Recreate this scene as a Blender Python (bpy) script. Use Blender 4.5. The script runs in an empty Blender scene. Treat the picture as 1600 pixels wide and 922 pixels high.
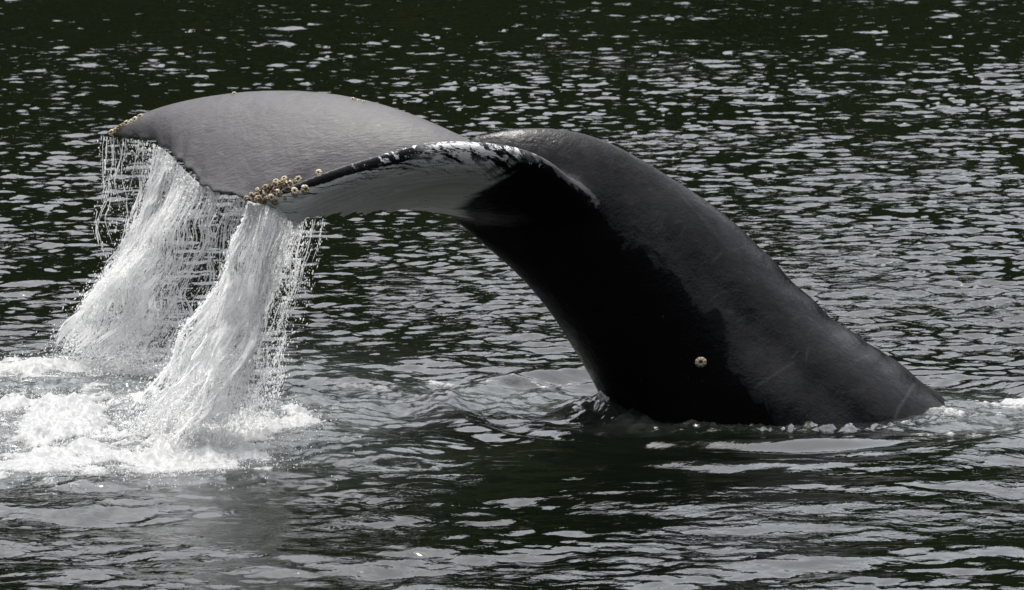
import bpy, math, random
import numpy as np
from mathutils import Vector, kdtree
from mathutils.bvhtree import BVHTree

random.seed(7)
RNG = np.random.default_rng(11)
SC = bpy.context.scene
COL = SC.collection

# ------------------------------------------------------------------ camera
F_PX = 6100.0                       # focal length in pixels of the 1600 px wide photograph
CAM = np.array([0.0, -30.0, 5.5])
PITCH = math.radians(8.75)
cam_data = bpy.data.cameras.new('camera')
cam_data.sensor_width = 36.0
cam_data.lens = 36.0 * F_PX / 1600.0
cam_data.dof.use_dof = True
cam_data.dof.focus_distance = 30.3
cam_data.dof.aperture_fstop = 7.0
cam_data.clip_start = 0.5
cam_data.clip_end = 3000.0
cam = bpy.data.objects.new('camera', cam_data)
cam.location = CAM
cam.rotation_euler = (math.pi / 2 - PITCH, 0, 0)
COL.objects.link(cam)
SC.camera = cam

# ------------------------------------------------------------------ sky, sun, exposure
SUN_EL, SUN_AZ = math.radians(73), math.radians(-30)      # azimuth from +Y towards +X: behind the whale, to the left
world = bpy.data.worlds.new('World')
SC.world = world
world.use_nodes = True
wn, wl = world.node_tree.nodes, world.node_tree.links
wn.clear()
sky = wn.new('ShaderNodeTexSky')
sky.sky_type = 'NISHITA'
sky.sun_disc = False
sky.sun_elevation = SUN_EL
sky.sun_rotation = SUN_AZ
sky.air_density, sky.dust_density, sky.ozone_density = 1.0, 3.0, 1.0
hsv = wn.new('ShaderNodeHueSaturation')
hsv.inputs['Saturation'].default_value = 0.22
wl.new(sky.outputs[0], hsv.inputs['Color'])
geo = wn.new('ShaderNodeTexCoord')
cl = wn.new('ShaderNodeTexNoise')
cl.inputs['Scale'].default_value = 2.2
cl.inputs['Detail'].default_value = 6
wl.new(geo.outputs['Generated'], cl.inputs['Vector'])
rmp = wn.new('ShaderNodeMapRange')
rmp.inputs['From Min'].default_value = 0.3
rmp.inputs['From Max'].default_value = 0.7
rmp.inputs['To Min'].default_value = 0.75
rmp.inputs['To Max'].default_value = 1.3
wl.new(cl.outputs['Fac'], rmp.inputs['Value'])
mul = wn.new('ShaderNodeVectorMath')
mul.operation = 'SCALE'
wl.new(hsv.outputs[0], mul.inputs[0])
wl.new(rmp.outputs[0], mul.inputs['Scale'])
bg = wn.new('ShaderNodeBackground')
bg.inputs['Strength'].default_value = 0.15
wl.new(mul.outputs[0], bg.inputs['Color'])
wo = wn.new('ShaderNodeOutputWorld')
wl.new(bg.outputs[0], wo.inputs['Surface'])

sun_d = bpy.data.lights.new('sun', 'SUN')
sun_d.energy = 1.2
sun_d.angle = math.radians(12)
sun_d.color = (1.0, 0.96, 0.9)
sun = bpy.data.objects.new('sun', sun_d)
sd = Vector((math.sin(SUN_AZ) * math.cos(SUN_EL), math.cos(SUN_AZ) * math.cos(SUN_EL), math.sin(SUN_EL)))
sun.rotation_euler = sd.to_track_quat('Z', 'Y').to_euler()
sun.location = sd * 60
COL.objects.link(sun)

SC.view_settings.view_transform = 'Standard'
SC.view_settings.look = 'None'
SC.view_settings.gamma = 1.0
SC.view_settings.use_curve_mapping = False
SC.view_settings.exposure = 1.5
SC.cycles.use_denoising = True
SC.cycles.max_bounces = 10
SC.cycles.diffuse_bounces = 6
SC.cycles.transparent_max_bounces = 24
SC.cycles.caustics_reflective = False
SC.cycles.caustics_refractive = False

# ------------------------------------------------------------------ helpers
CP, SP = math.cos(PITCH), math.sin(PITCH)


def P(x, y, Y):
    """world point at depth Y that stands where pixel (x, y) of the photograph looks"""
    x, y, Y = np.broadcast_arrays(np.asarray(x, float), np.asarray(y, float), np.asarray(Y, float))
    a, b = (x - 800) / F_PX, (461 - y) / F_PX
    d = np.stack([a, CP + b * SP, -SP + b * CP], -1)
    t = (Y + 30.0) / d[..., 1]
    return CAM + d * t[..., None]


def G(x, y):
    """world point on the still water plane"""
    x, y = np.asarray(x, float), np.asarray(y, float)
    a, b = (x - 800) / F_PX, (461 - y) / F_PX
    d = np.stack(np.broadcast_arrays(a, CP + b * SP, -SP + b * CP), -1)
    return CAM + d * (-CAM[2] / d[..., 2])[..., None]


def PIX(v):
    v = np.asarray(v, float) - CAM
    f = v[..., 1] * CP - v[..., 2] * SP
    u = v[..., 1] * SP + v[..., 2] * CP
    return 800 + F_PX * v[..., 0] / f, 461 - F_PX * u / f


def spline(t, pts):
    """natural cubic spline through pts at t -> callable"""
    t, pts = np.asarray(t, float), np.asarray(pts, float)
    n = len(t)
    h = np.diff(t)
    A = np.zeros((n, n)); R = np.zeros((n,) + pts.shape[1:])
    A[0, 0] = A[-1, -1] = 1
    for i in range(1, n - 1):
        A[i, i - 1], A[i, i], A[i, i + 1] = h[i - 1], 2 * (h[i - 1] + h[i]), h[i]
        R[i] = 6 * ((pts[i + 1] - pts[i]) / h[i] - (pts[i] - pts[i - 1]) / h[i - 1])
    M = np.linalg.solve(A, R.reshape(n, -1)).reshape(R.shape)

    def f(q):
        q = np.asarray(q, float)
        i = np.clip(np.searchsorted(t, q) - 1, 0, n - 2)
        ex = (...,) + (None,) * (pts.ndim - 1)
        a, b, hh = (t[i + 1] - q)[ex], (q - t[i])[ex], h[i][ex]
        return (M[i] * a ** 3 + M[i + 1] * b ** 3) / (6 * hh) + (pts[i] / hh - M[i] * hh / 6) * a + (pts[i + 1] / hh - M[i + 1] * hh / 6) * b
    return f


def smooth(a, b, x):
    t = np.clip((x - a) / (b - a), 0, 1)
    return t * t * (3 - 2 * t)


class Tile:
    """periodic random field from a spectrum; unit rms"""
    def __init__(self, n, size, spec, seed, rot=0.0):
        r = np.random.default_rng(seed)
        k = 2 * math.pi * np.fft.fftfreq(n, size / n)
        kx, ky = np.meshgrid(k, k, indexing='ij')
        kk = np.hypot(kx, ky); kk[0, 0] = 1e9
        amp = np.sqrt(np.maximum(spec(kx, ky, kk), 0)); amp[0, 0] = 0
        z = np.fft.ifft2(amp * (r.normal(size=(n, n)) + 1j * r.normal(size=(n, n)))).real
        self.z = (z / z.std()).astype(np.float32)
        self.n, self.size, self.c, self.s = n, size, math.cos(rot), math.sin(rot)

    def __call__(self, X, Y):
        u = (X * self.c + Y * self.s) / self.size * self.n
        v = (-X * self.s + Y * self.c) / self.size * self.n
        i, j = np.floor(u).astype(int), np.floor(v).astype(int)
        a, b = u - i, v - j
        n, z = self.n, self.z
        i0, i1, j0, j1 = i % n, (i + 1) % n, j % n, (j + 1) % n
        return (z[i0, j0] * (1 - a) + z[i1, j0] * a) * (1 - b) + (z[i0, j1] * (1 - a) + z[i1, j1] * a) * b


def mesh_np(name, verts, quads, smooth_shade=True, mat=None, tris=None):
    me = bpy.data.meshes.new(name)
    verts = np.ascontiguousarray(verts, np.float32).reshape(-1, 3)
    lists, tot = [], []
    if quads is not None and len(quads):
        q = np.asarray(quads, np.int32).reshape(-1, 4); lists.append(q.ravel()); tot.append(np.full(len(q), 4, np.int32))
    if tris is not None and len(tris):
        t = np.asarray(tris, np.int32).reshape(-1, 3); lists.append(t.ravel()); tot.append(np.full(len(t), 3, np.int32))
    loops, tot = np.concatenate(lists), np.concatenate(tot)
    me.vertices.add(len(verts)); me.vertices.foreach_set('co', verts.ravel())
    me.loops.add(len(loops)); me.loops.foreach_set('vertex_index', loops)
    me.polygons.add(len(tot))
    st = np.zeros(len(tot), np.int32); st[1:] = np.cumsum(tot)[:-1]
    me.polygons.foreach_set('loop_start', st)
    me.polygons.foreach_set('loop_total', tot)
    me.update(calc_edges=True)
    me.polygons.foreach_set('use_smooth', np.full(len(tot), smooth_shade))
    if mat: me.materials.append(mat)
    return me


def grid_quads(nr, nc, wrap=False):
    r, c = np.meshgrid(np.arange(nr - 1), np.arange(nc if wrap else nc - 1), indexing='ij')
    c2 = (c + 1) % nc
    return np.stack([r * nc + c, r * nc + c2, (r + 1) * nc + c2, (r + 1) * nc + c], -1).reshape(-1, 4)


def attr(me, name, vals):
    a = me.attributes.new(name, 'FLOAT', 'POINT')
    a.data.foreach_set('value', np.ascontiguousarray(vals, np.float32))


def obj(name, me, parent=None, label=None, cat=None, kind=None, group=None):
    o = bpy.data.objects.new(name, me)
    COL.objects.link(o)
    if parent: o.parent = parent
    for k, v in (('label', label), ('category', cat), ('kind', kind), ('group', group)):
        if v: o[k] = v
    return o


class NT:
    """small node-tree writer"""
    def __init__(self, name):
        self.m = bpy.data.materials.new(name); self.m.use_nodes = True
        self.t = self.m.node_tree; self.t.nodes.clear()
        self.out = self.t.nodes.new('ShaderNodeOutputMaterial')

    def set(self, inp, v):
        if isinstance(v, bpy.types.NodeSocket): self.t.links.new(v, inp)
        elif isinstance(v, (tuple, list)) and len(v) == 3 and inp.type == 'RGBA': inp.default_value = (*v, 1)
        else: inp.default_value = v

    def node(self, typ, **kw):
        n = self.t.nodes.new(typ)
        for k, v in kw.items():
            if k.startswith('_'): setattr(n, k[1:], v)
            else: self.set(n.inputs[k.replace('__', ' ')], v)
        return n

    def attr(self, name): return self.node('ShaderNodeAttribute', _attribute_name=name).outputs['Fac']

    def math(self, op, a, b=0.0, c=None, clamp=False):
        n = self.node('ShaderNodeMath', _operation=op, _use_clamp=clamp)
        self.set(n.inputs[0], a); self.set(n.inputs[1], b)
        if c is not None: self.set(n.inputs[2], c)
        return n.outputs[0]

    def rng(self, v, a, b, c=0.0, d=1.0, sm=True):
        n = self.node('ShaderNodeMapRange', _interpolation_type='SMOOTHSTEP' if sm else 'LINEAR')
        for i, x in enumerate((v, a, b, c, d)): self.set(n.inputs[i], x)
        return n.outputs[0]

    def mix(self, f, a, b):
        n = self.node('ShaderNodeMix', _data_type='RGBA')
        self.set(n.inputs[0], f); self.set(n.inputs[6], a); self.set(n.inputs[7], b)
        return n.outputs[2]

    def mixf(self, f, a, b):
        n = self.node('ShaderNodeMix', _data_type='FLOAT')
        self.set(n.inputs[0], f); self.set(n.inputs[2], a); self.set(n.inputs[3], b)
        return n.outputs[0]

    def vec(self, x, y, z):
        n = self.node('ShaderNodeCombineXYZ')
        for i, v in enumerate((x, y, z)): self.set(n.inputs[i], v)
        return n.outputs[0]

    def noise(self, vec, scale, detail=4, rough=0.55, dist=0.0, typ='FBM'):
        n = self.node('ShaderNodeTexNoise', _noise_type=typ)
        self.set(n.inputs['Vector'], vec); n.inputs['Scale'].default_value = scale
        n.inputs['Detail'].default_value = detail; n.inputs['Roughness'].default_value = rough
        n.inputs['Distortion'].default_value = dist
        return n.outputs['Fac']

    def pos(self): return self.node('ShaderNodeNewGeometry').outputs['Position']

    def bump(self, h, strength, dist, normal=None):
        n = self.node('ShaderNodeBump'); self.set(n.inputs['Height'], h)
        n.inputs['Strength'].default_value = strength; n.inputs['Distance'].default_value = dist
        if normal is not None: self.set(n.inputs['Normal'], normal)
        return n.outputs[0]

    def bsdf(self, **kw):
        n = self.node('ShaderNodeBsdfPrincipled')
        for k, v in kw.items(): self.set(n.inputs[k.replace('_', ' ')], v)
        return n.outputs[0]

    def finish(self, sh):
        self.t.links.new(sh, self.out.inputs['Surface']); return self.m


# ------------------------------------------------------------------ water
def sea_spec(peak, width, kmin, kmax, power, direction, spread):
    dx, dy = math.cos(direction), math.sin(direction)
    def f(kx, ky, k):
        c = np.abs(kx * dx + ky * dy) / k
        return k ** (-power) * np.exp(-(peak / k) ** 2 * width) * (k > kmin) * np.exp(-(k / kmax) ** 4) * (0.05 + c ** spread)
    return f

TAU = 2 * math.pi
T_A = Tile(1024, 12.0, sea_spec(TAU / 0.30, 1.0, TAU / 2, TAU / 0.09, 3.6, math.radians(93), 6), 3)
T_B = Tile(1024, 23.3, sea_spec(TAU / 0.58, 1.0, TAU / 4, TAU / 0.16, 3.9, math.radians(68), 6), 5, 0.35)
T_L = Tile(1024, 19.0, sea_spec(TAU / 1.0, 1.0, TAU / 4, TAU / 0.45, 4.0, math.radians(95), 10), 13)
T_S = Tile(512, 41.0, sea_spec(TAU / 2.4, 1.0, TAU / 8, TAU / 1.2, 4.0, math.radians(102), 6), 9)
T_P = Tile(512, 37.0, lambda kx, ky, k: k ** -2.6 * (k > TAU / 14) * (k < TAU / 0.6), 21)     # patches of calmer water
T_C = Tile(1024, 6.1, lambda kx, ky, k: k ** -2.7 * (k > TAU / 0.7) * (k < TAU / 0.022), 31)  # churned water and foam
T_D = Tile(1024, 9.7, lambda kx, ky, k: k ** -3.0 * (k > TAU / 1.6) * (k < TAU / 0.03), 32, 0.6)

# where the falling water has beaten the surface white, and where it is only clouded with air (px x, y, rx, ry, weight)
FOAM = [(25, 588, 95, 20, 1), (60, 705, 80, 36, .95), (125, 662, 75, 22, 1), (165, 692, 70, 22, .8), (15, 660, 40, 28, .7),
        (100, 740, 120, 14, .9), (250, 742, 110, 18, 1.05), (335, 716, 95, 22, 1.1), (390, 692, 60, 20, 1), (440, 682, 45, 12, .9),
        (478, 668, 30, 11, .8), (150, 586, 90, 13, 1.1), (280, 601, 70, 11, 1.0), (200, 590, 120, 15, .85), (310, 600, 60, 12, .6), (240, 690, 60, 20, .6),
        (1500, 652, 38, 10, .8), (1560, 640, 60, 12, .72), (1530, 690, 80, 6, .6), (1590, 625, 60, 8, .6),
        (945, 640, 18, 8, .7), (560, 618, 110, 6, .52), (700, 600, 90, 5, .62), (850, 606, 80, 5, .66), (640, 640, 150, 8, .45)]
for _i in range(34):                                         # broken white line where the sea laps the whale
    _x = 940 + _i * 16.3
    FOAM.append((_x, float(np.interp(_x, [935, 1000, 1100, 1250, 1350, 1475], [618, 650, 660, 671, 669, 645])) + random.uniform(0, 9), random.uniform(10, 26), random.uniform(2, 4), random.uniform(.05, .25) + (.28 if _x > 1330 else 0)))
AIR = [(120, 650, 330, 75, .9), (330, 690, 200, 50, .8), (520, 640, 200, 28, .55), (740, 628, 200, 22, .55), (1540, 655, 110, 30, .55), (1200, 668, 300, 9, .15), (250, 590, 200, 25, .7)]


def blobs(X, Y, items):
    out = np.zeros_like(X)
    for x, y, rx, ry, w in items:
        c = G(x, y)
        d = ((X - c[0]) / (rx / 200)) ** 2 + ((Y - c[1]) / (ry / 36)) ** 2
        out = np.maximum(out, w * np.exp(-d * 0.8)) + 0.25 * np.minimum(out, w * np.exp(-d * 0.8))
    return out

STOCK_C = G(1215, 640)[:2]
SPLASH_C = G(260, 660)[:2]


def near_whale(X, Y):
    """1 in the slick that the rising tail has smoothed, fading outwards"""
    a, b, c = G(1130, 730), G(1500, 690), G(820, 700)
    e = lambda p, rx, ry: np.exp(-(((X - p[0]) / rx) ** 2 + ((Y - p[1]) / ry) ** 2))
    return np.clip(e(a, 1.7, 2.2) + 0.8 * e(b, 1.0, 1.6) + 0.7 * e(c, 1.3, 1.5), 0, 1)


def sea(X, Y):
    """height of the sea surface, without foam"""
    d = np.clip(Y + 30, 5, 90)
    patch = np.clip(1.0 + np.interp(Y, [2, 14], [0.28, 0.10]) * T_P(X, Y * 0.6), 0.3, 1.6)
    calm = np.exp(-(((X - G(680, 560)[0]) / 2.2) ** 2 + ((Y - G(680, 560)[1]) / 1.6) ** 2))
    calm2 = near_whale(X, Y)
    nearw = smooth(3.0, -3.0, Y)
    rip = (0.0062 * (1 - 0.5 * nearw) * T_A(X, Y) + 0.0062 * (1 - 0.35 * nearw) * T_B(X, Y) + 0.0135 * nearw * T_L(X, Y)) * patch * (1 - 0.55 * calm) * (1 - 0.6 * calm2)
    h = rip + np.interp(Y, [4, 16], [0.010, 0.006]) * T_S(X, Y)
    rs = np.hypot(X - STOCK_C[0], (Y - STOCK_C[1]) * 1.15)
    ph = 0.5 * T_P(X * 1.7, Y * 1.7)
    h += 0.020 * np.sin(TAU * rs / 1.25 + 1.0 + ph) * np.exp(-((rs - 2.0) / 1.4) ** 2)
    rp = np.hypot(X - SPLASH_C[0], Y - SPLASH_C[1])
    h += 0.015 * np.sin(TAU * rp / 1.0 + ph) * np.exp(-((rp - 2.6) / 1.2) ** 2)
    # swells: water heaped up under the splash and pushed away on both sides of the whale
    for x, y, rx, ry, hh in ((170, 655, 2.3, 2.3, .13), (690, 520, 2.6, .75, .055), (640, 575, 2.4, .6, .05), (1500, 700, 1.6, .7, .06), (1330, 735, 1.5, .5, .02), (1250, 800, 2.2, .7, .05), (1100, 770, 1.3, .45, .012), (620, 700, 1.4, .5, .04)):
        c = G(x, y)
        h += hh * np.exp(-((X - c[0]) / rx) ** 2 - ((Y - c[1] + 0.15 * (X - c[0])) / ry) ** 2)
    e = np.hypot((X - STOCK_C[0]) / 1.36, (Y - STOCK_C[1] + 0.05) / 0.98)          # water heaped against the skin
    h += np.exp(-((e - 1.0) / 0.16) ** 2) * np.clip(1.25 - (X - STOCK_C[0]) / 1.36, 0.3, 1.2) * (0.022 + 0.022 * T_D(X * 1.5, Y * 1.5) + 0.010 * T_C(X, Y))
    h += 0.016 * np.sin(TAU * (e - 1.0) / 0.42) * np.exp(-((e - 1.7) / 0.55) ** 2) * (1 + 0.5 * T_P(X, Y))
    a = blobs(X, Y, AIR)
    h += a * (0.018 * T_D(X, Y) + 0.006 * T_C(X, Y))
    return h


def build_water():
    ys = [-8.4]
    while ys[-1] < 52:
        d = ys[-1] + 30
        ys.append(ys[-1] + 0.021 * (d / 22) ** 1.25)
    core_y = len(ys)
    st = 0.15
    while ys[-1] < 600:
        ys.append(ys[-1] + st); st *= 1.25
    pre, st = [], 0.1
    y = -8.4
    while y > -500:
        y -= st; st *= 1.3; pre.append(y)
    ys = np.array(pre[::-1] + ys)
    n_core = 540
    u = np.linspace(-1, 1, n_core)
    ext, st, e = [], 0.06, 0.0
    while e < 500:
        e += st; st *= 1.35; ext.append(e)
    ext = np.array(ext)
    half = 0.150 * np.clip(ys + 30, 21.6, 82) + 1.6
    Xc = half[:, None] * u[None]
    X = np.concatenate([-half[:, None] - ext[::-1][None], Xc, half[:, None] + ext[None]], 1)
    Y = np.repeat(ys[:, None], X.shape[1], 1)
    edge = np.concatenate([ext[::-1], np.zeros(n_core), ext])[None]
    fade = np.exp(-(edge / 3.0) ** 2) * (1 - smooth(52, 60, Y)) * smooth(-12, -8.4, Y)
    Z = sea(X, Y) * fade
    me = mesh_np('water', np.stack([X, Y, Z], -1), grid_quads(len(ys), X.shape[1]), True, None)
    air = blobs(X, Y, AIR) * fade
    attr(me, 'air', air.ravel())
    rs = np.hypot(X - STOCK_C[0], (Y - STOCK_C[1]) * 1.15)
    chop = np.clip(1.15 - (Y + 6) / 40, 0.45, 1.0) * np.clip(0.8 + 0.3 * T_P(X * 1.3 + 5, Y * 0.9), 0.3, 1.5) * (1 - 0.5 * np.exp(-(((X - G(680, 560)[0]) / 2.0) ** 2 + ((Y - G(680, 560)[1]) / 1.4) ** 2)))
    attr(me, 'chop', (chop * (1 - 0.55 * near_whale(X, Y)) + 0.5 * np.exp(-((rs - 1.35) / 0.25) ** 2)).ravel())
    n = NT('sea_water')
    p = n.pos()
    a = n.attr('air')
    f = n.noise(p, 9.0, 6, 0.7)
    am = n.math('MULTIPLY', a, n.rng(f, 0.35, 0.7, 0.25, 1.0))
    colr = n.mix(am, (0.0022, 0.0032, 0.0017), (0.16, 0.175, 0.175))
    mp = n.node('ShaderNodeMapping'); n.set(mp.inputs['Vector'], p)
    mp.inputs['Scale'].default_value = (0.75, 1.15, 0.0); mp.inputs['Rotation'].default_value = (0, 0, 0.12)
    b1 = n.noise(mp.outputs[0], 9.5, 3, 0.55, 0.5)
    b2 = n.noise(p, 30.0, 3, 0.6)
    ch = n.attr('chop')
    h = n.math('ADD', n.math('MULTIPLY', b1, ch), n.math('MULTIPLY', n.math('MULTIPLY', b2, a), 0.6))
    nm = n.bump(h, 1.0, 0.013)
    sh = n.bsdf(Base_Color=colr, Roughness=n.mixf(am, 0.02, 0.22), IOR=1.45, Normal=nm)
    me.materials.append(n.finish(sh))
    return obj('water', me, label='dark rippled sea with grey sky and green shore reflections', cat='sea', kind='structure')


WATER = build_water()


def build_hillside():
    """the wooded shore across the inlet: out of frame above, seen mirrored in the water; the part behind the camera is added to darken the whale"""
    n_a, n_r = 900, 40
    t_h = Tile(512, 900.0, lambda kx, ky, k: k ** -2.2 * (k > TAU / 420) * (k < TAU / 6), 77)
    az = np.linspace(math.radians(-180), math.radians(180), n_a)[:, None]  # full circle: unseen stretch behind the camera added to block low sky light
    rr = np.linspace(0, 1, n_r)[None]
    R = 190 + rr * 160
    X, Y = R * np.sin(az), R * np.cos(az)
    el = np.interp(np.degrees(az), [-180, -120, -75, -20, -6, 0, 8, 20, 75, 120, 180], [30, 28, 28, 27, 26, 23, 20.5, 19.5, 24, 28, 30])
    top = 350 * np.tan(np.radians(el))
    Z = -2 + (top + 2) * rr ** 0.8 + (t_h(X, Y) * 5.0 + t_h(X * 9, Y * 9) * 3.2) * smooth(0.0, 0.1, rr)
    n = NT('forest_green')
    f = n.noise(n.pos(), 0.12, 6, 0.7)
    c = n.mix(n.rng(f, 0.3, 0.7), (0.004, 0.0055, 0.0025), (0.015, 0.019, 0.008))
    sh = n.bsdf(Base_Color=c, Roughness=0.95, Specular_IOR_Level=0.0)
    me = mesh_np('hillside', np.stack([X, Y, Z], -1), grid_quads(n_a, n_r), True, n.finish(sh))
    return obj('hillside', me, label='steep dark green wooded shore across the water, with an added ring behind the camera', cat='hillside', kind='structure')


build_hillside()

# ------------------------------------------------------------------ whale
# tail stock: pairs of back (D) and belly (V) points in the photograph, depth of the middle plane, half width
STK = [((735, 214), (668, 318), -0.06, .10, .75), ((800, 201), (690, 336), -0.06, .19, .65), ((880, 202), (722, 357), -0.05, .27, .5),
       ((962, 227), (770, 395), -0.03, .35, .4), ((1050, 278), (820, 441), 0.0, .44, .3), ((1130, 333), (862, 492), 0.03, .54, .22),
       ((1205, 404), (893, 540), 0.06, .65, .15), ((1295, 492), (922, 588), 0.09, .77, .1), ((1386, 556), (946, 640), 0.12, .88, .05),
       ((1494, 642), (985, 735), 0.15, .98, 0.0), ((1610, 770), (1060, 870), 0.2, 1.1, 0.0), ((1720, 900), (1150, 1010), 0.25, 1.15, 0.0)]
uu = np.linspace(0, 1, len(STK))
fD = spline(uu, P([s[0][0] for s in STK], [s[0][1] for s in STK], [s[2] for s in STK]))
fV = spline(uu, P([s[1][0] for s in STK], [s[1][1] for s in STK], [s[2] for s in STK]))
fW = spline(uu, [[s[3], s[4]] for s in STK])
NU, NV = 260, 150
U = np.linspace(0, 0.9, NU)
TH = np.linspace(0, TAU, NV, endpoint=False)
D, V, W = fD(U), fV(U), fW(U)
C0, AX = (D + V) / 2, (D - V) / 2
ct, sn = np.cos(TH), np.sin(TH)
lat = np.sign(sn) * np.abs(sn) ** (1 + W[:, 1:2])
# shallow hollow along the flank below the backbone, and low knuckles along the spine
vv = (1 - ct) / 2
hollow = 1 - 0.07 * np.exp(-((vv - 0.27) / 0.09) ** 2)[None] * smooth(0.35, 0.6, U)[:, None]
spine = 1 + (0.010 * np.sin(U * 95) * smooth(0.45, 0.6, U))[:, None] * np.exp(-(vv / 0.05) ** 2)[None]
knob = 1 + 0.018 * np.exp(-((U - 0.715) / 0.010) ** 2)[:, None] * np.exp(-(vv / 0.06) ** 2)[None]
SV = C0[:, None] + AX[:, None] * (ct[None] * spine * knob)[..., None]
SV[..., 1] -= W[:, 0:1] * lat * hollow
stock_v = SV.reshape(-1, 3)
stock_q = grid_quads(NU, NV, True)[:, ::-1]
caps = [list(range(NV)), [(NU - 1) * NV + i for i in range(NV)]]

# fluke blade: leading and trailing edge, from the far tip (s = 1) to the near tip (s = -1)
FL = [(1.00, (166, 207, 1.86), (171, 212, 1.82), .035), (.93, (190, 193, 1.83), (212, 216, 1.60), .06), (.84, (235, 174, 1.76), (250, 226, 1.34), .085),
      (.72, (310, 155, 1.62), (278, 250, .98), .11), (.60, (400, 144, 1.42), (312, 283, .66), .14), (.46, (510, 147, 1.12), (352, 303, .42), .17),
      (.33, (610, 168, .80), (405, 316, .26), .20), (.22, (700, 203, .48), (480, 325, .16), .22), (.11, (800, 250, .22), (570, 328, .08), .24),
      (0, (865, 280, -.05), (640, 325, -.06), .24), (-.11, (945, 335, -.30), (652, 327, -.22), .24), (-.22, (905, 287, -.44), (640, 328, -.42), .23),
      (-.33, (838, 243, -.60), (615, 329, -.64), .21), (-.46, (762, 226, -.82), (580, 332, -.92), .19), (-.60, (668, 226, -1.08), (535, 336, -1.2), .16),
      (-.72, (582, 247, -1.35), (497, 341, -1.42), .135), (-.84, (502, 272, -1.6), (463, 346, -1.6), .11), (-.93, (443, 294, -1.77), (447, 341, -1.72), .08),
      (-1.0, (394, 310, -1.87), (408, 318, -1.86), .04)][::-1]
ss = np.array([f[0] for f in FL])
fL = spline(ss, P(*np.array([f[1] for f in FL]).T))
fT = spline(ss, P(*np.array([f[2] for f in FL]).T))
fH = spline(ss, np.array([[f[3]] for f in FL]))
NS, NC = 420, 70
S = np.linspace(-1, 1, NS)
Lp, Tp, Hh = fL(S), fT(S), fH(S)[:, 0]
# ragged trailing edge
jag = Tile(1024, 2.0, lambda kx, ky, k: k ** -2.4 * (k > TAU / 0.35) * (k < TAU / 0.02), 41)(S, S * 0)
scal = np.abs(np.sin(S * 31 + 1.2 * np.sin(S * 9)))
cd = Tp - Lp
cl_ = np.linalg.norm(cd, axis=1)
cdn = cd / cl_[:, None]
Tp = Tp + cdn * ((0.021 * jag + 0.030 * (scal - 0.5)) * smooth(1.0, 0.93, np.abs(S)))[:, None]
cd = Tp - Lp
sp = np.gradient(0.5 * (Lp + Tp), S, axis=0)
nr = np.cross(cd, sp)
nr = nr / np.linalg.norm(nr, axis=1)[:, None]
k = np.hanning(41); k /= k.sum()
nr = np.stack([np.convolve(np.pad(nr[:, i], 20, 'edge'), k, 'valid') for i in range(3)], 1)
nr /= np.linalg.norm(nr, axis=1)[:, None]
if nr[NS // 5, 2] < 0: nr = -nr                          # points to the back side
cc = (1 - np.cos(np.linspace(0, math.pi, NC))) / 2
yt = 5 * (0.2969 * np.sqrt(cc) - 0.126 * cc - 0.3516 * cc ** 2 + 0.2843 * cc ** 3 - 0.1036 * cc ** 4)
half_t = np.maximum(Hh[:, None] * yt[None], 0.011 * np.minimum(1, cc[None] * 12))
camb = 0.05 * np.sin(math.pi * cc)[None] * smooth(1, 0.6, np.abs(S))[:, None] * np.where(S > 0, 1.0, 0.3)[:, None]
mid = Lp[:, None] + cd[:, None] * cc[None, :, None] + nr[:, None] * camb[..., None]
up = mid + nr[:, None] * half_t[..., None]
dn = mid - nr[:, None] * half_t[..., None]
loop = np.concatenate([up, dn[:, ::-1][:, :-1]], 1)      # closed loop round the blade
NLp = loop.shape[1]
fl_v = loop.reshape(-1, 3)
fl_q = grid_quads(NS, NLp, True)
fl_s = np.repeat(S, NLp)
fl_c = np.tile(np.concatenate([cc, cc[::-1][:-1]]), NS)
fl_ven = np.tile(np.concatenate([np.zeros(NC), np.ones(NC - 1)]), NS)


def closed(name, v, q, rings):
    me = bpy.data.meshes.new(name)
    faces = [tuple(f) for f in q.tolist()] + [tuple(r) for r in rings]
    me.from_pydata([tuple(x) for x in v.tolist()], [], faces)
    import bmesh
    bm = bmesh.new(); bm.from_mesh(me)
    bmesh.ops.recalc_face_normals(bm, faces=bm.faces[:])
    bm.to_mesh(me); bm.free()
    return me


def remeshed():
    import bmesh
    bm = bmesh.new()
    for me in (closed('a', stock_v, stock_q, caps),
               closed('b', fl_v, fl_q, [list(range(NLp)), [(NS - 1) * NLp + i for i in range(NLp)]])):
        bm.from_mesh(me)
        bpy.data.meshes.remove(me)
    me = bpy.data.meshes.new('source'); bm.to_mesh(me); bm.free()
    o = bpy.data.objects.new('source', me); COL.objects.link(o)
    m = o.modifiers.new('voxels', 'REMESH'); m.mode = 'VOXEL'; m.voxel_size = 0.015; m.use_smooth_shade = True
    dg = bpy.context.evaluated_depsgraph_get()
    out = bpy.data.meshes.new_from_object(o.evaluated_get(dg))
    bpy.data.objects.remove(o); bpy.data.meshes.remove(me)
    return out


body_me = remeshed()
body_me.name = 'whale_body'
nv = len(body_me.vertices)
co = np.empty(nv * 3, np.float32); body_me.vertices.foreach_get('co', co); co = co.reshape(-1, 3).astype(float)
ne = len(body_me.edges)
ed = np.empty(ne * 2, np.int32); body_me.edges.foreach_get('vertices', ed); ed = ed.reshape(-1, 2)


def nearest(src, quads, q, far=0.3):
    """index of a source vertex near each point, and the distance to the source surface (capped)"""
    tree = BVHTree.FromPolygons(src.tolist(), quads.tolist())
    idx, dist = np.zeros(len(q), int), np.full(len(q), far)
    first = quads[:, 0]
    for i, p in enumerate(q.tolist()):
        h = tree.find_nearest(p, far)
        if h[2] is not None: idx[i] = h[2]; dist[i] = h[3]
    return first[idx], dist


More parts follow.
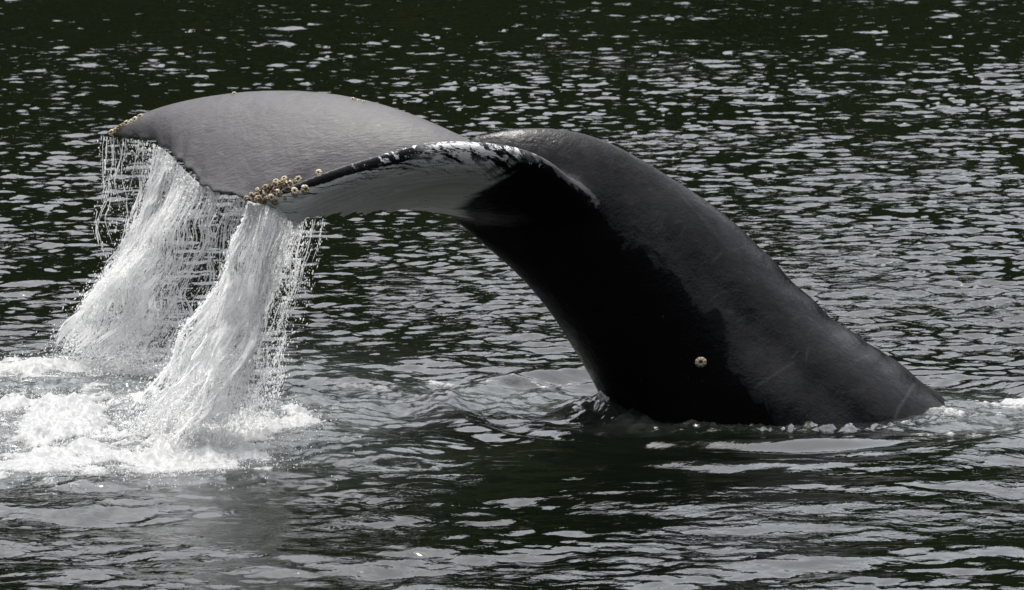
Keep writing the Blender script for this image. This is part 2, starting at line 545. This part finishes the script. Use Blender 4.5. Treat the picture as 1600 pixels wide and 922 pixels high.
i_st, d_st = nearest(stock_v, stock_q, co)
i_fl, d_fl = nearest(fl_v, fl_q, co)
deg = np.bincount(ed.ravel(), minlength=nv).astype(float)


def relax(co, w, it):
    for _ in range(it):
        acc = np.stack([np.bincount(ed[:, 0], co[ed[:, 1], a], nv) + np.bincount(ed[:, 1], co[ed[:, 0], a], nv) for a in range(3)], 1)
        co = co + (acc / deg[:, None] - co) * w[:, None]
    return co


joint = np.exp(-((d_st / 0.15) ** 2)) * np.exp(-((d_fl / 0.15) ** 2))
co = relax(co, np.full(nv, 0.5) * (0.35 + 0.65 * (fl_c[i_fl] < 0.8)), 5)
co = relax(co, 0.95 * joint, 60)
co = relax(co, np.full(nv, 0.4), 2)
body_me.vertices.foreach_set('co', co.astype(np.float32).ravel())
body_me.update()

# surface facts for the skin: where the pale underside lies, where flank and underside turn blacker
is_fl = (d_fl < d_st).astype(float)
s_, c_, ven = fl_s[i_fl], fl_c[i_fl], fl_ven[i_fl]
u_st = U[i_st // NV]; v_st = vv[i_st % NV]
px, py = PIX(co)
pale = is_fl * smooth(0.012, 0.05, d_st) * np.where(ven > 0.5, 1.0, 0.0)
edge_band = is_fl * np.exp(-(c_ / np.where(ven > .5, 0.145, 0.03)) ** 2)
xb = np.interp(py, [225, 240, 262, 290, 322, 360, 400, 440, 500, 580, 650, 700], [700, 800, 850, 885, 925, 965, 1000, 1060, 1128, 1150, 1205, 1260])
dark_low_st = np.clip((xb - px) / 200.0, -1, 1)
dark_low = dark_low_st * (1 - is_fl) + is_fl * np.where(ven > .5, np.clip(dark_low_st + 0.05, -1, .5), -0.4)
root_x = np.interp(py, [215, 240, 262, 290, 325], [860, 815, 790, 765, 730])
pale = pale * smooth(-0.04, 0.10, (root_x - px) / 200 + 0.05 * jag[np.clip(((s_ + 1) / 2 * (NS - 1)).astype(int), 0, NS - 1)])
attr(body_me, 'pale', pale); attr(body_me, 'edge_band', edge_band); attr(body_me, 'dark_low', dark_low)
attr(body_me, 'span', s_); attr(body_me, 'chord', c_ * np.interp(np.abs(s_), [0, 1], [1, .4])); attr(body_me, 'blade', is_fl)
def near_line(pts, wpx):
    out = np.zeros(nv)
    for (ax, ay), (bx, by) in zip(pts[:-1], pts[1:]):
        t = np.clip(((px - ax) * (bx - ax) + (py - ay) * (by - ay)) / ((bx - ax) ** 2 + (by - ay) ** 2), 0, 1)
        out = np.maximum(out, np.exp(-(np.hypot(px - ax - t * (bx - ax), py - ay - t * (by - ay)) / wpx) ** 2))
    return out * (1 - is_fl)


scar = np.maximum.reduce([near_line([(1428, 600), (1415, 622), (1403, 640), (1398, 655)], 2.2), 0.6 * near_line([(1180, 605), (1215, 582), (1240, 566)], 2.0),
                          0.5 * near_line([(1318, 520), (1324, 534)], 2.0), 0.4 * near_line([(1310, 612), (1350, 610)], 2.2), 0.35 * near_line([(1060, 300), (1140, 390)], 1.8)])
rs_ = np.random.default_rng(5)
for _ in range(26):                                          # short rake marks and nicks along the flank
    _x = rs_.uniform(960, 1400); _y = np.interp(_x, [960, 1400], [300, 610]) + rs_.uniform(-40, 70)
    _a, _l = rs_.normal(-0.6, 0.5), rs_.uniform(5, 26)
    scar = np.maximum(scar, rs_.uniform(.25, .8) * near_line([(_x, _y), (_x + _l * math.cos(_a), _y + _l * math.sin(_a))], rs_.uniform(1.1, 2.0)))
attr(body_me, 'scar', scar)
attr(body_me, 'along', u_st); attr(body_me, 'girth', v_st)


def skin_material():
    n = NT('whale_skin')
    p = n.pos()
    pale, eb, dark_low, sp_, ch, bl = (n.attr(x) for x in ('pale', 'edge_band', 'dark_low', 'span', 'chord', 'blade'))
    sv = n.vec(n.math('MULTIPLY', sp_, 2.0), n.math('MULTIPLY', ch, 1.0), 0.0)
    # blacker, smoother skin low on the flank, ragged at its upper limit
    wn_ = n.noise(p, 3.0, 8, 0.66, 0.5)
    w = n.rng(n.math('ADD', dark_low, n.math('MULTIPLY', n.math('SUBTRACT', wn_, 0.5), 0.95)), -0.03, 0.05)
    blot = n.noise(p, 3.2, 8, 0.68, 0.4)
    grey_skin = n.mix(n.rng(blot, 0.3, 0.7), (0.0032, 0.0031, 0.0038), (0.0135, 0.0132, 0.0152))
    bladec = n.mix(n.rng(blot, 0.3, 0.7), (0.046, 0.0435, 0.046), (0.064, 0.061, 0.064))
    grey_skin = n.mix(n.math('MULTIPLY', bl, n.math('SUBTRACT', 1.0, w)), grey_skin, bladec)
    base = n.mix(w, grey_skin, (0.003, 0.003, 0.0035))
    # pale underside of the blade, streaked dark along the flow
    flow = n.vec(n.math('MULTIPLY', sp_, 5.0), n.math('MULTIPLY', n.math('ADD', ch, n.math('MULTIPLY', sp_, 0.55)), 26.0), 1.7)
    st1 = n.noise(flow, 1.0, 5, 0.6, 0.4)
    flow2 = n.vec(n.math('MULTIPLY', n.math('SUBTRACT', sp_, n.math('MULTIPLY', ch, 1.1)), 40.0), n.math('MULTIPLY', ch, 7.0), 4.0)
    st2 = n.noise(flow2, 1.0, 4, 0.6, 0.6)
    scr = n.math('MULTIPLY', n.rng(st2, 0.525, 0.56), n.rng(n.math('ADD', ch, n.math('MULTIPLY', st1, 0.25)), 0.42, 0.22))
    whit = n.mix(n.rng(st1, 0.25, 0.75), (0.50, 0.505, 0.495), (0.78, 0.79, 0.78))
    whit = n.mix(n.rng(st1, 0.60, 0.70), whit, (0.03, 0.03, 0.032))
    whit = n.mix(scr, whit, (0.006, 0.006, 0.008))
    base = n.mix(pale, base, whit)
    # dark leading edge, scuffed white
    fleck = n.noise(p, 17.0, 5, 0.68, 0.8)
    near = n.math('MULTIPLY', n.rng(sp_, -0.28, -0.36), n.rng(sp_, -0.80, -0.70))
    dark_e = n.math('MULTIPLY', n.rng(n.math('ADD', eb, n.math('MULTIPLY', n.math('SUBTRACT', st1, 0.5), 0.3)), 0.30, 0.42), n.rng(sp_, -0.55, -0.64))
    base = n.mix(dark_e, base, (0.010, 0.010, 0.012))
    fl_lim = n.math('ADD', n.rng(sp_, -0.75, -0.42, 0.60, 0.47, sm=False), n.rng(sp_, -0.42, -0.34, 0.0, 0.12))
    fleck_m = n.rng(n.math('SUBTRACT', fleck, fl_lim), 0.0, 0.02)
    scuff = n.math('MULTIPLY', n.math('MULTIPLY', n.rng(eb, 0.55, 0.75), near), fleck_m)
    base = n.mix(scuff, base, (0.62, 0.62, 0.62))
    patch = n.noise(n.vec(n.math('MULTIPLY', n.math('SUBTRACT', sp_, n.math('MULTIPLY', ch, 0.9)), 42.0), n.math('MULTIPLY', ch, 16.0), 8.0), 1.0, 5, 0.7, 0.5)
    zone = n.math('MULTIPLY', n.math('MULTIPLY', n.rng(sp_, -0.28, -0.34), n.rng(sp_, -0.66, -0.58)), n.rng(ch, 0.24, 0.04))
    base = n.mix(n.math('MULTIPLY', zone, n.rng(patch, 0.50, 0.54)), base, (0.007, 0.007, 0.009))
    # scattered old scars: thin pale scratches
    sc1 = n.noise(n.vec(n.math('MULTIPLY', sp_, 9.0), n.math('MULTIPLY', ch, 95.0), 9.0), 1.0, 2, 0.5)
    base = n.mix(n.math('MULTIPLY', n.math('MULTIPLY', n.rng(sc1, 0.72, 0.76), bl), 0.35), base, (0.25, 0.25, 0.26))
    # skin relief: fine wrinkles across the blade, dimples on the stock
    mpw = n.node('ShaderNodeMapping'); n.set(mpw.inputs['Vector'], p)
    mpw.inputs['Scale'].default_value = (9.0, 42.0, 42.0); mpw.inputs['Rotation'].default_value = (0, 0.12, 0)
    wr = n.noise(mpw.outputs[0], 1.0, 4, 0.65, 0.3)
    dm = n.noise(p, 45.0, 3, 0.6)
    big = n.noise(p, 6.0, 3, 0.5)
    h = n.math('ADD', n.math('MULTIPLY', n.mixf(bl, n.math('MULTIPLY', dm, 0.5), n.math('MULTIPLY', wr, 0.75)), 0.5), n.math('MULTIPLY', big, 0.8))
    nm = n.bump(h, 0.6, 0.024)
    mpf = n.node('ShaderNodeMapping'); n.set(mpf.inputs['Vector'], p)
    mpf.inputs['Scale'].default_value = (9.0, 9.0, 1.6); mpf.inputs['Rotation'].default_value = (0, 0.75, 0)
    film = n.noise(mpf.outputs[0], 1.0, 5, 0.6, 0.6)
    rough = n.mixf(w, n.mixf(bl, n.rng(film, 0.35, 0.65, 0.2, 0.44), n.rng(blot, 0.3, 0.7, 0.44, 0.5)), 0.2)
    rough = n.mixf(n.math('MULTIPLY', pale, 0.8), rough, 0.5)
    # old healed cuts on the flank
    base = n.mix(n.math('MULTIPLY', n.attr('scar'), 0.2), base, (0.12, 0.12, 0.13))
    spk = n.noise(p, 30.0, 2, 0.5)
    base = n.mix(n.math('MULTIPLY', n.rng(spk, 0.74, 0.80), 0.35), base, (0.10, 0.10, 0.10))
    return n.finish(n.bsdf(Base_Color=base, Roughness=rough, IOR=1.36, Specular_IOR_Level=n.mixf(w, n.mixf(bl, 0.24, 0.36), 0.06), Normal=nm))


body_me.materials.clear()
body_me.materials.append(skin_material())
body_me.polygons.foreach_set('use_smooth', np.ones(len(body_me.polygons), bool))
WHALE = obj('humpback_whale', body_me, label='diving black humpback whale, arched tail stock and grey flukes raised above the sea', cat='whale')

bvh = BVHTree.FromPolygons([tuple(x) for x in co.tolist()], [tuple(pl.vertices) for pl in body_me.polygons])


def hit(x, y):
    """point and normal of the whale's skin under a pixel"""
    d = Vector(P(x, y, 0.0) - CAM).normalized()
    h = bvh.ray_cast(Vector(CAM), d)
    return (h[0], h[1]) if h[0] else (None, None)


# ------------------------------------------------------------------ barnacles
def shell_material(name, ca, cb, groove):
    n = NT(name)
    p = n.node('ShaderNodeTexCoord').outputs['Object']
    g = n.attr('groove')
    f = n.noise(p, 40.0, 5, 0.65)
    c = n.mix(n.rng(f, 0.35, 0.7), ca, cb)
    rnd = n.node('ShaderNodeObjectInfo').outputs['Random']
    c = n.mix(n.math('MULTIPLY', n.rng(n.math('ADD', f, n.math('MULTIPLY', rnd, 0.35)), 0.62, 0.9), 0.75), c, groove)
    c = n.mix(n.math('MULTIPLY', n.rng(n.math('ADD', g, n.math('MULTIPLY', f, 0.4)), 0.55, 0.9), 0.9), c, groove)
    return n.finish(n.bsdf(Base_Color=c, Roughness=0.55, Normal=n.bump(f, 0.4, 0.004)))


M_SHELL = shell_material('barnacle_shell', (0.56, 0.49, 0.36), (0.30, 0.22, 0.12), (0.06, 0.035, 0.014))
M_SHELL_D = shell_material('barnacle_shell_brown', (0.36, 0.27, 0.14), (0.20, 0.13, 0.06), (0.035, 0.02, 0.01))
nt = NT('barnacle_mouth'); M_MOUTH = nt.finish(nt.bsdf(Base_Color=(0.035, 0.02, 0.012), Roughness=0.6))
nt = NT('gooseneck_brown'); M_GOOSE = nt.finish(nt.bsdf(Base_Color=(0.07, 0.04, 0.018), Roughness=0.4))


def barnacle_mesh(seed, mat, plates=6):
    r = np.random.default_rng(seed)
    n = plates * 8
    a = np.linspace(0, TAU, n, endpoint=False)
    ridge = np.abs(np.sin(a * plates / 2 + r.uniform(0, 3)))
    fine = 0.5 + 0.5 * np.cos(a * plates * 3)
    prof = [(1.0, -0.12), (1.03, 0.08), (0.98, 0.30), (0.84, 0.50), (0.64, 0.62), (0.40, 0.68), (0.27, 0.62), (0.22, 0.42)]
    V, g = [], []
    for j, (rad, z) in enumerate(prof):
        w = 0.025 if j < 5 else 0.05
        rr = rad * (1 - w * (1 - ridge) ** 2 - 0.018 * fine) * (1 + 0.06 * np.sin(a * 2 + seed))
        V.append(np.stack([rr * np.cos(a), rr * np.sin(a), z + 0.03 * ridge - 0.05 * (1 - ridge) ** 2 * (j > 2)], 1))
        g.append((1 - ridge) ** 2 * 0.8 + 0.3 * fine + (0.6 if j >= 6 else 0))
    me = mesh_np('barnacle', np.concatenate(V), grid_quads(len(prof), n, True), True, mat)
    attr(me, 'groove', np.concatenate(g))
    m = 14
    a = np.linspace(0, TAU, m, endpoint=False)
    v = [(0.28 * math.cos(x), 0.28 * math.sin(x), 0.46) for x in a] + [(0.14 * math.cos(x), 0.14 * math.sin(x), 0.5) for x in a] + [(0, 0, 0.56)]
    q = grid_quads(2, m, True)
    t = [(m + i, m + (i + 1) % m, 2 * m) for i in range(m)]
    mo = mesh_np('opening', v, q, True, M_MOUTH, tris=t)
    return me, mo


BARN = [barnacle_mesh(i, M_SHELL if i < 4 else M_SHELL_D, (6, 7, 6, 8, 6, 7)[i]) for i in range(6)]


def place(name, me, loc, nrm, size, spin, parent):
    o = bpy.data.objects.new(name, me); COL.objects.link(o)
    o.parent = parent
    q = Vector(nrm).to_track_quat('Z', 'Y')
    from mathutils import Quaternion
    o.rotation_mode = 'QUATERNION'
    o.rotation_quaternion = q @ Quaternion((0, 0, 1), spin)
    o.location = loc; o.scale = (size,) * 3
    return o


def barnacle(x, y, d_px, kind, lean=None):
    loc, nrm = hit(x, y)
    if loc is None: return None
    n = nrm.copy()
    if lean: n = (n + Vector(lean)).normalized()
    me, mo = BARN[kind]
    size = d_px / 200 / 2
    b = place('barnacle', me, loc - n * size * random.uniform(.15, .42), n, size, random.uniform(0, 6), WHALE)
    o = bpy.data.objects.new('opening', mo); COL.objects.link(o); o.parent = b
    return b


CLUSTER = [(385, 310, 9, 0), (393, 303, 10, 1), (402, 296, 9, 0), (397, 312, 11, 4), (408, 303, 14, 2), (415, 293, 11, 4), (412, 315, 10, 5), (404, 309, 9, 5),
           (420, 301, 10, 4), (424, 309, 13, 3), (430, 315, 9, 4), (434, 301, 15, 1), (437, 287, 11, 5), (431, 283, 10, 0), (438, 292, 9, 4), (444, 279, 12, 2),
           (445, 308, 9, 0), (452, 288, 14, 3), (426, 290, 9, 5), (466, 281, 13, 1), (498, 270, 14, 0), (460, 299, 14, 3), (477, 296, 15, 2), (441, 284, 8, 4), (418, 309, 8, 5),
           (400, 304, 8, 5), (449, 298, 8, 4), (458, 284, 8, 5)]
for x, y, dp, kd in CLUSTER: barnacle(x, y, dp * random.uniform(.75, 1.2), kd, (random.uniform(-.3, .3), -.4, random.uniform(-.2, .5)))
for x, y, dp, kd in [(174, 204, 10, 0), (180, 201, 8, 1), (185, 197, 8, 5), (189, 195, 7, 4), (198, 190, 11, 1), (205, 187, 8, 0), (211, 184, 10, 2), (219, 179, 10, 3), (193, 193, 6, 4)]:
    barnacle(x, y + 3, dp * 1.15, kd, (-.5, -1.6, .4))
for x, y, dp, kd in [(366, 145, 8, 0), (551, 154, 8, 1), (560, 156, 6, 2), (568, 158, 6, 0)]: barnacle(x, y + 2, dp * 1.1, kd, (0, -1.6, .4))
barnacle(1095, 566, 18, 3)


def gooseneck_mesh(seed):
    r = np.random.default_rng(seed)
    n, m = 9, 8
    a = np.linspace(0, TAU, m, endpoint=False)
    V = []
    bend = r.uniform(-.6, .6, 2)
    for j in range(n):
        t = j / (n - 1)
        rad = (0.30 - 0.10 * t) if t < .5 else 0.20 + 0.35 * math.sin((t - .5) * 2 * math.pi) * (1.02 - t) * 2
        rad = max(rad, 0.02)
        c = np.array([bend[0] * t * t, bend[1] * t * t, 1.7 * t - 0.15])
        V.append(c + np.stack([rad * np.cos(a), rad * 0.75 * np.sin(a), 0 * a], 1))
    return mesh_np('gooseneck_barnacle', np.concatenate(V), grid_quads(n, m, True), True, M_GOOSE)


GOOSE = [gooseneck_mesh(i) for i in range(3)]
for i in range(64):
    x, y = (random.uniform(388, 460), 0)
    y = 312 - (x - 388) * 0.42 + random.uniform(-5, 9)
    loc, nrm = hit(x, y)
    if loc is None: continue
    d = (nrm + Vector((random.uniform(-.6, .6), random.uniform(-.8, 0), random.uniform(-.9, .3)))).normalized()
    place('gooseneck_barnacle', GOOSE[i % 3], loc, d, random.uniform(.016, .032), random.uniform(0, 6), WHALE)
for i in range(8):
    loc, nrm = hit(178 + i * 4.2 + random.uniform(-2, 2), 206 - i * 2.7)
    if loc is None: continue
    place('gooseneck_barnacle', GOOSE[i % 3], loc, (nrm + Vector((-.6, -.3, .5))).normalized(), random.uniform(.012, .018), random.uniform(0, 6), WHALE)

# ------------------------------------------------------------------ falling water, foam, spray
def white_water(name, lo, hi, alpha=None):
    n = NT(name)
    p = n.pos()
    f = n.noise(p, 26.0, 5, 0.7)
    c = n.mix(n.rng(f, 0.3, 0.7), (lo,) * 3, (hi, hi, hi))
    nm = n.bump(f, 0.25, 0.012)
    d = n.bsdf(Base_Color=c, Roughness=0.25, IOR=1.33, Normal=nm)
    t = n.node('ShaderNodeBsdfTranslucent', Color=c, Normal=nm).outputs[0]
    mx = n.node('ShaderNodeMixShader'); mx.inputs[0].default_value = 0.55
    n.t.links.new(d, mx.inputs[1]); n.t.links.new(t, mx.inputs[2])
    sh = mx.outputs[0]
    if alpha:
        a = alpha(n)          # thin water lets light through
        tr = n.node('ShaderNodeBsdfTransparent').outputs[0]
        m2 = n.node('ShaderNodeMixShader'); n.set(m2.inputs[0], a)
        n.t.links.new(tr, m2.inputs[1]); n.t.links.new(sh, m2.inputs[2])
        sh = m2.outputs[0]
    return n.finish(sh)


def streak_alpha(n):
    cov, pu, qv, ly = (n.attr(x) for x in ('cover', 'across', 'down', 'layer'))
    v1 = n.vec(n.math('MULTIPLY', pu, 24.0), n.math('MULTIPLY', qv, 1.8), ly)
    v2 = n.vec(n.math('MULTIPLY', n.math('ADD', pu, n.math('MULTIPLY', qv, 0.05)), 110.0), n.math('MULTIPLY', qv, 11.0), ly)
    a = n.noise(v1, 1.0, 4, 0.6, 0.3)
    b = n.noise(v2, 1.0, 5, 0.7, 0.4)
    mixd = n.math('ADD', n.math('MULTIPLY', a, 0.45), n.math('MULTIPLY', b, 0.55))
    lim = n.math('ADD', n.rng(cov, 0.0, 1.0, 0.76, 0.46, sm=False), n.rng(qv, 0.82, 1.0, 0.0, 0.10))
    return n.math('MULTIPLY', n.rng(n.math('SUBTRACT', mixd, lim), -0.01, 0.05), 0.8)


M_SHEET = white_water('aerated_water_sheet', 0.8, 0.95, streak_alpha)
M_DROP = white_water('water_drop', 0.9, 0.97, lambda n: 0.68)


def foam_alpha(n):
    t, f = n.attr('thick'), n.noise(n.pos(), 22.0, 6, 0.75)
    return n.rng(n.math('ADD', t, n.math('MULTIPLY', n.math('SUBTRACT', f, 0.5), 0.5)), -0.04, 0.24)


M_FOAM = white_water('foam_white', 0.6, 0.78, foam_alpha)

OCT_V = np.array([(1, 0, 0), (-1, 0, 0), (0, 1, 0), (0, -1, 0), (0, 0, 1.0), (0, 0, -1.0)])
OCT_F = np.array([(0, 2, 4), (2, 1, 4), (1, 3, 4), (3, 0, 4), (2, 0, 5), (1, 2, 5), (3, 1, 5), (0, 3, 5)])


def drops_mesh(name, pos, size, axis, stretch, mat):
    axis = axis / np.linalg.norm(axis, axis=1)[:, None]
    e1 = np.cross(axis, np.array([0.3, 0.9, 0.1])); e1 /= np.linalg.norm(e1, axis=1)[:, None]
    e2 = np.cross(axis, e1)
    v = (e1[:, None] * OCT_V[None, :, 0:1] + e2[:, None] * OCT_V[None, :, 1:2] + axis[:, None] * OCT_V[None, :, 2:3] * stretch[:, None, None]) * size[:, None, None]
    v = v + pos[:, None]
    f = OCT_F[None] + (np.arange(len(pos)) * 6)[:, None, None]
    return mesh_np(name, v.reshape(-1, 3), None, True, mat, tris=f.reshape(-1, 3))


T_N = Tile(512, 1.0, lambda kx, ky, k: k ** -2.2 * (k > TAU / 0.5) * (k < TAU / 0.01), 51)
T_M = Tile(256, 1.0, lambda kx, ky, k: k ** -3.0 * (k > TAU / 0.9) * (k < TAU / 0.05), 52)


class Stream:
    """water running off an edge: start points A(p) on the fluke, landing points B(p) on the sea"""
    def __init__(self, rows, bend, seed):
        t = np.array([r[0] for r in rows])
        self.A = spline(t, P(*np.array([r[1] for r in rows], float).T))
        b = np.array([r[2] for r in rows], float)
        self.B = spline(t, G(b[:, 0], b[:, 1]))
        self.bend, self.o = bend, seed * 0.37
        self.ct, self.cv = t, np.array([r[3] for r in rows])          # cover at top, middle, foot

    def at(self, p, q, wob=1.0):
        a, b = self.A(p), self.B(p)
        e = q ** self.bend
        z = a[..., 2] * (1 - q) + 0.1 * q
        X = a[..., 0] + (b[..., 0] - a[..., 0]) * e
        Y = a[..., 1] + (b[..., 1] - a[..., 1]) * e
        g = smooth(0, 0.25, q) * wob
        X = X + g * (0.06 * T_M(p * 0.5 + self.o, q * 0.28) * (0.4 + q) + 0.006 * T_N(p + self.o, q * 0.2))
        Y = Y + g * (0.09 * T_M(p * 0.5 + self.o + .5, q * 0.2 + .3) + 0.008 * T_N(p + self.o + .2, q * 0.2))
        return np.stack([X, Y, z], -1)

    def cover(self, p, q):
        c = [np.interp(p, self.ct, self.cv[:, i]) for i in range(3)]
        m = np.where(q < 0.5, c[0] + (c[1] - c[0]) * q * 2, c[1] + (c[2] - c[1]) * (q * 2 - 1))
        return np.clip(m * (1 + 0.28 * T_N(p * 0.8 + self.o, q * 0.12 + self.o) + 0.2 * T_M(p + self.o, q * .3)), 0, 1)

    def sheet(self, layer):
        n_p, n_q = 150, 200
        p, q = np.meshgrid(np.linspace(0, 1, n_p), np.linspace(0.0, 1.0, n_q), indexing='ij')
        keep = self.o; self.o = keep + layer * 0.173
        v = self.at(p, q)
        v[..., 1] += (layer - 1.5) * 0.10 * smooth(0, 0.2, q)
        c = self.cover(p, q)
        self.o = keep
        me = mesh_np('water_sheet', v, grid_quads(n_p, n_q), True, M_SHEET)
        wlen = np.linalg.norm(self.A(1.0) - self.A(0.0)) / 1.6
        attr(me, 'cover', c.ravel()); attr(me, 'across', (p * wlen).ravel()); attr(me, 'down', q.ravel()); attr(me, 'layer', np.full(p.size, layer * 7.3 + self.o))
        return me

    def drops(self, n, seed, rmin, rmax, spread):
        r = np.random.default_rng(seed)
        p, q = r.uniform(-0.02, 1.02, n * 4), r.uniform(0, 1, n * 4) ** 0.9
        c = self.cover(np.clip(p, 0, 1), q)
        ok = r.uniform(0, 1, n * 4) < 0.035 + 0.9 * c
        p, q = p[ok][:n], q[ok][:n]
        a = self.at(p, q); b = self.at(p, np.minimum(q + 0.02, 1.02))
        a = a + r.normal(0, 1, a.shape) * np.array([1, 1.6, .8]) * (spread * (0.25 + q + 2.2 * smooth(.8, 1.0, q)) * r.choice([.5, 1, 2.4], len(p), p=[.5, .38, .12]))[:, None]
        ax = b - a * 0 - self.at(p, q); ax[:, 2] -= 1e-4
        size = rmin + (rmax - rmin) * r.uniform(0, 1, len(p)) ** 3
        a[:, 2] = np.maximum(a[:, 2], 0.01)
        return a, size, ax, r.uniform(1.2, 3.2, len(p))

    def strands(self, ps, seed, rad):
        """thin ropes of water with beads"""
        r = np.random.default_rng(seed)
        Vs, Qs, base = [], [], 0
        for p in ps:
            q0 = 0.0 if r.uniform() < 0.4 else r.uniform(0, 0.7)
            q1 = min(1.0, q0 + r.uniform(0.08, 0.45))
            q = np.linspace(q0, q1, 26)
            drift = r.normal(0, 0.10)
            pp = np.clip(p + drift * q + r.uniform(.003, .018) * np.sin(q * r.uniform(3, 10) + r.uniform(0, 6)), 0, 1)
            c = self.at(pp, q, 0.8)
            c[:, 1] += r.uniform(-.15, .15) * smooth(0, .3, q)
            q = q - q0; q1 = q1 - q0
            rr = rad * r.uniform(.5, 1.3) * (0.55 + 0.6 * np.abs(T_N(q * .9 + r.uniform(0, 9), q * 0 + r.uniform(0, 9)))) * smooth(1.02, .75, q / q1) * (1.0 if q0 == 0 else smooth(-.02, .2, q / q1))
            a = np.linspace(0, TAU, 4, endpoint=False)
            ring = c[:, None] + rr[:, None, None] * np.stack([np.cos(a), np.sin(a), a * 0], 1)[None]
            Vs.append(ring.reshape(-1, 3)); Qs.append(grid_quads(26, 4, True) + base); base += 104
        return mesh_np('water_strand', np.concatenate(Vs), np.concatenate(Qs), True, M_DROP)


FAR = Stream([(0.00, (160, 213, 1.86), (178, 575), (.10, .02, .0)), (0.12, (200, 217, 1.66), (205, 580), (.05, .0, .0)), (0.25, (236, 223, 1.42), (150, 578), (.22, .10, .2)),
              (0.36, (258, 236, 1.26), (95, 574), (.50, .62, .72)), (0.50, (277, 254, 1.02), (120, 585), (.66, .80, .92)), (0.64, (303, 280, .74), (180, 597), (.62, .70, .9)),
              (0.78, (335, 298, .52), (250, 602), (.34, .20, .75)), (0.9, (365, 308, .40), (310, 600), (.18, .04, .55)), (1.0, (392, 314, .30), (345, 596), (.15, .02, .25))], 1.15, 1)
NEAR = Stream([(0.0, (388, 314, -1.86), (195, 690), (.55, .55, .7)), (0.2, (400, 318, -1.85), (232, 705), (.6, .82, .95)), (0.42, (425, 322, -1.8), (280, 716), (.7, .84, .92)),
               (0.6, (446, 336, -1.74), (318, 716), (.75, .80, .86)), (0.75, (460, 347, -1.62), (355, 706), (.36, .42, .7)), (0.88, (482, 344, -1.5), (388, 692), (.10, .18, .34)),
               (1.0, (506, 341, -1.38), (412, 680), (.04, .06, .1))], 1.25, 2)

for nm_, stn, lab, nd, sd_ in (('falling_water', FAR, 'white sheet of water pouring off the far fluke', 38000, 61), ('falling_water', NEAR, 'white column of water pouring from the barnacled near fluke tip', 36000, 62)):
    root = obj(nm_, drops_mesh('water_drops', *stn.drops(nd, sd_, .0014, .0068, .03), M_DROP), None, lab, 'water', 'stuff')
    for ly in range(4):
        obj('water_sheet', stn.sheet(ly), root, kind='stuff')
    ps = np.concatenate([np.concatenate([RNG.normal(c, .022, 42) for c in (.31, .38, .42, .47, .53, .58, .63, .69, .76)] + [RNG.uniform(.7, 1, 46)]), RNG.normal(.03, .015, 14), RNG.normal(.2, .02, 14), RNG.normal(.1, .02, 4)]).clip(0, 1) if stn is FAR else np.concatenate([RNG.normal(c, .025, 55) for c in (.05, .14, .25, .33, .42, .52, .6, .68)] + [RNG.uniform(.7, 1, 25)]).clip(0, 1)
    obj('water_strand', stn.strands(ps, sd_, .0036), root, kind='stuff')


def build_foam():
    x0, x1, y0, y1, st = -4.9, 4.9, -3.6, 2.8, 0.0125
    xs, ys = np.arange(x0, x1, st), np.arange(y0, y1, st * 1.5)
    X, Y = np.meshgrid(xs, ys, indexing='ij')
    f = blobs(X, Y, FOAM)
    th = f * 1.0 - 0.62 + 0.22 * T_D(X, Y) + 0.09 * T_C(X, Y)
    on = (th > 0) & (f > 0.12)
    Z = sea(X, Y) + 0.004 + np.clip(th, -0.05, 2) ** 1 * 0.055 * (1 + 0.08 * T_C(X * 1.3, Y * 1.3)) * np.clip(f * 1.3, 0.25, 1)
    q = grid_quads(*X.shape)
    keep = on.ravel()[q].sum(1) >= 2
    q = q[keep]
    used = np.unique(q); mp = np.full(X.size, -1); mp[used] = np.arange(len(used))
    v = np.stack([X, Y, Z], -1).reshape(-1, 3)[used]
    me = mesh_np('sea_foam', v, mp[q], True, M_FOAM)
    attr(me, 'thick', th.ravel()[used])
    o = obj('sea_foam', me, None, 'churned white foam where the falling water strikes the sea', 'foam', 'stuff')
    # drops thrown up round the foot of the falling water
    r = np.random.default_rng(71)
    n = 9000
    w = np.array([b[4] * b[2] * b[3] for b in FOAM[:16]]); w /= w.sum()
    idx = r.choice(16, n, p=w)
    b = np.array(FOAM)[idx]
    g = G(b[:, 0] + r.normal(0, .75, n) * b[:, 2], np.minimum(b[:, 1] + r.normal(0, .75, n) * b[:, 3], 800))
    g[:, 2] = sea(g[:, 0], g[:, 1]) + np.abs(r.normal(0, 0.03, n))
    ax = r.normal(0, 1, (n, 3)); ax[:, 2] += 1
    obj('foam_spray', drops_mesh('foam_spray', g, r.uniform(.0015, .006, n), ax, r.uniform(1, 2, n), M_DROP), o, kind='stuff')


build_foam()
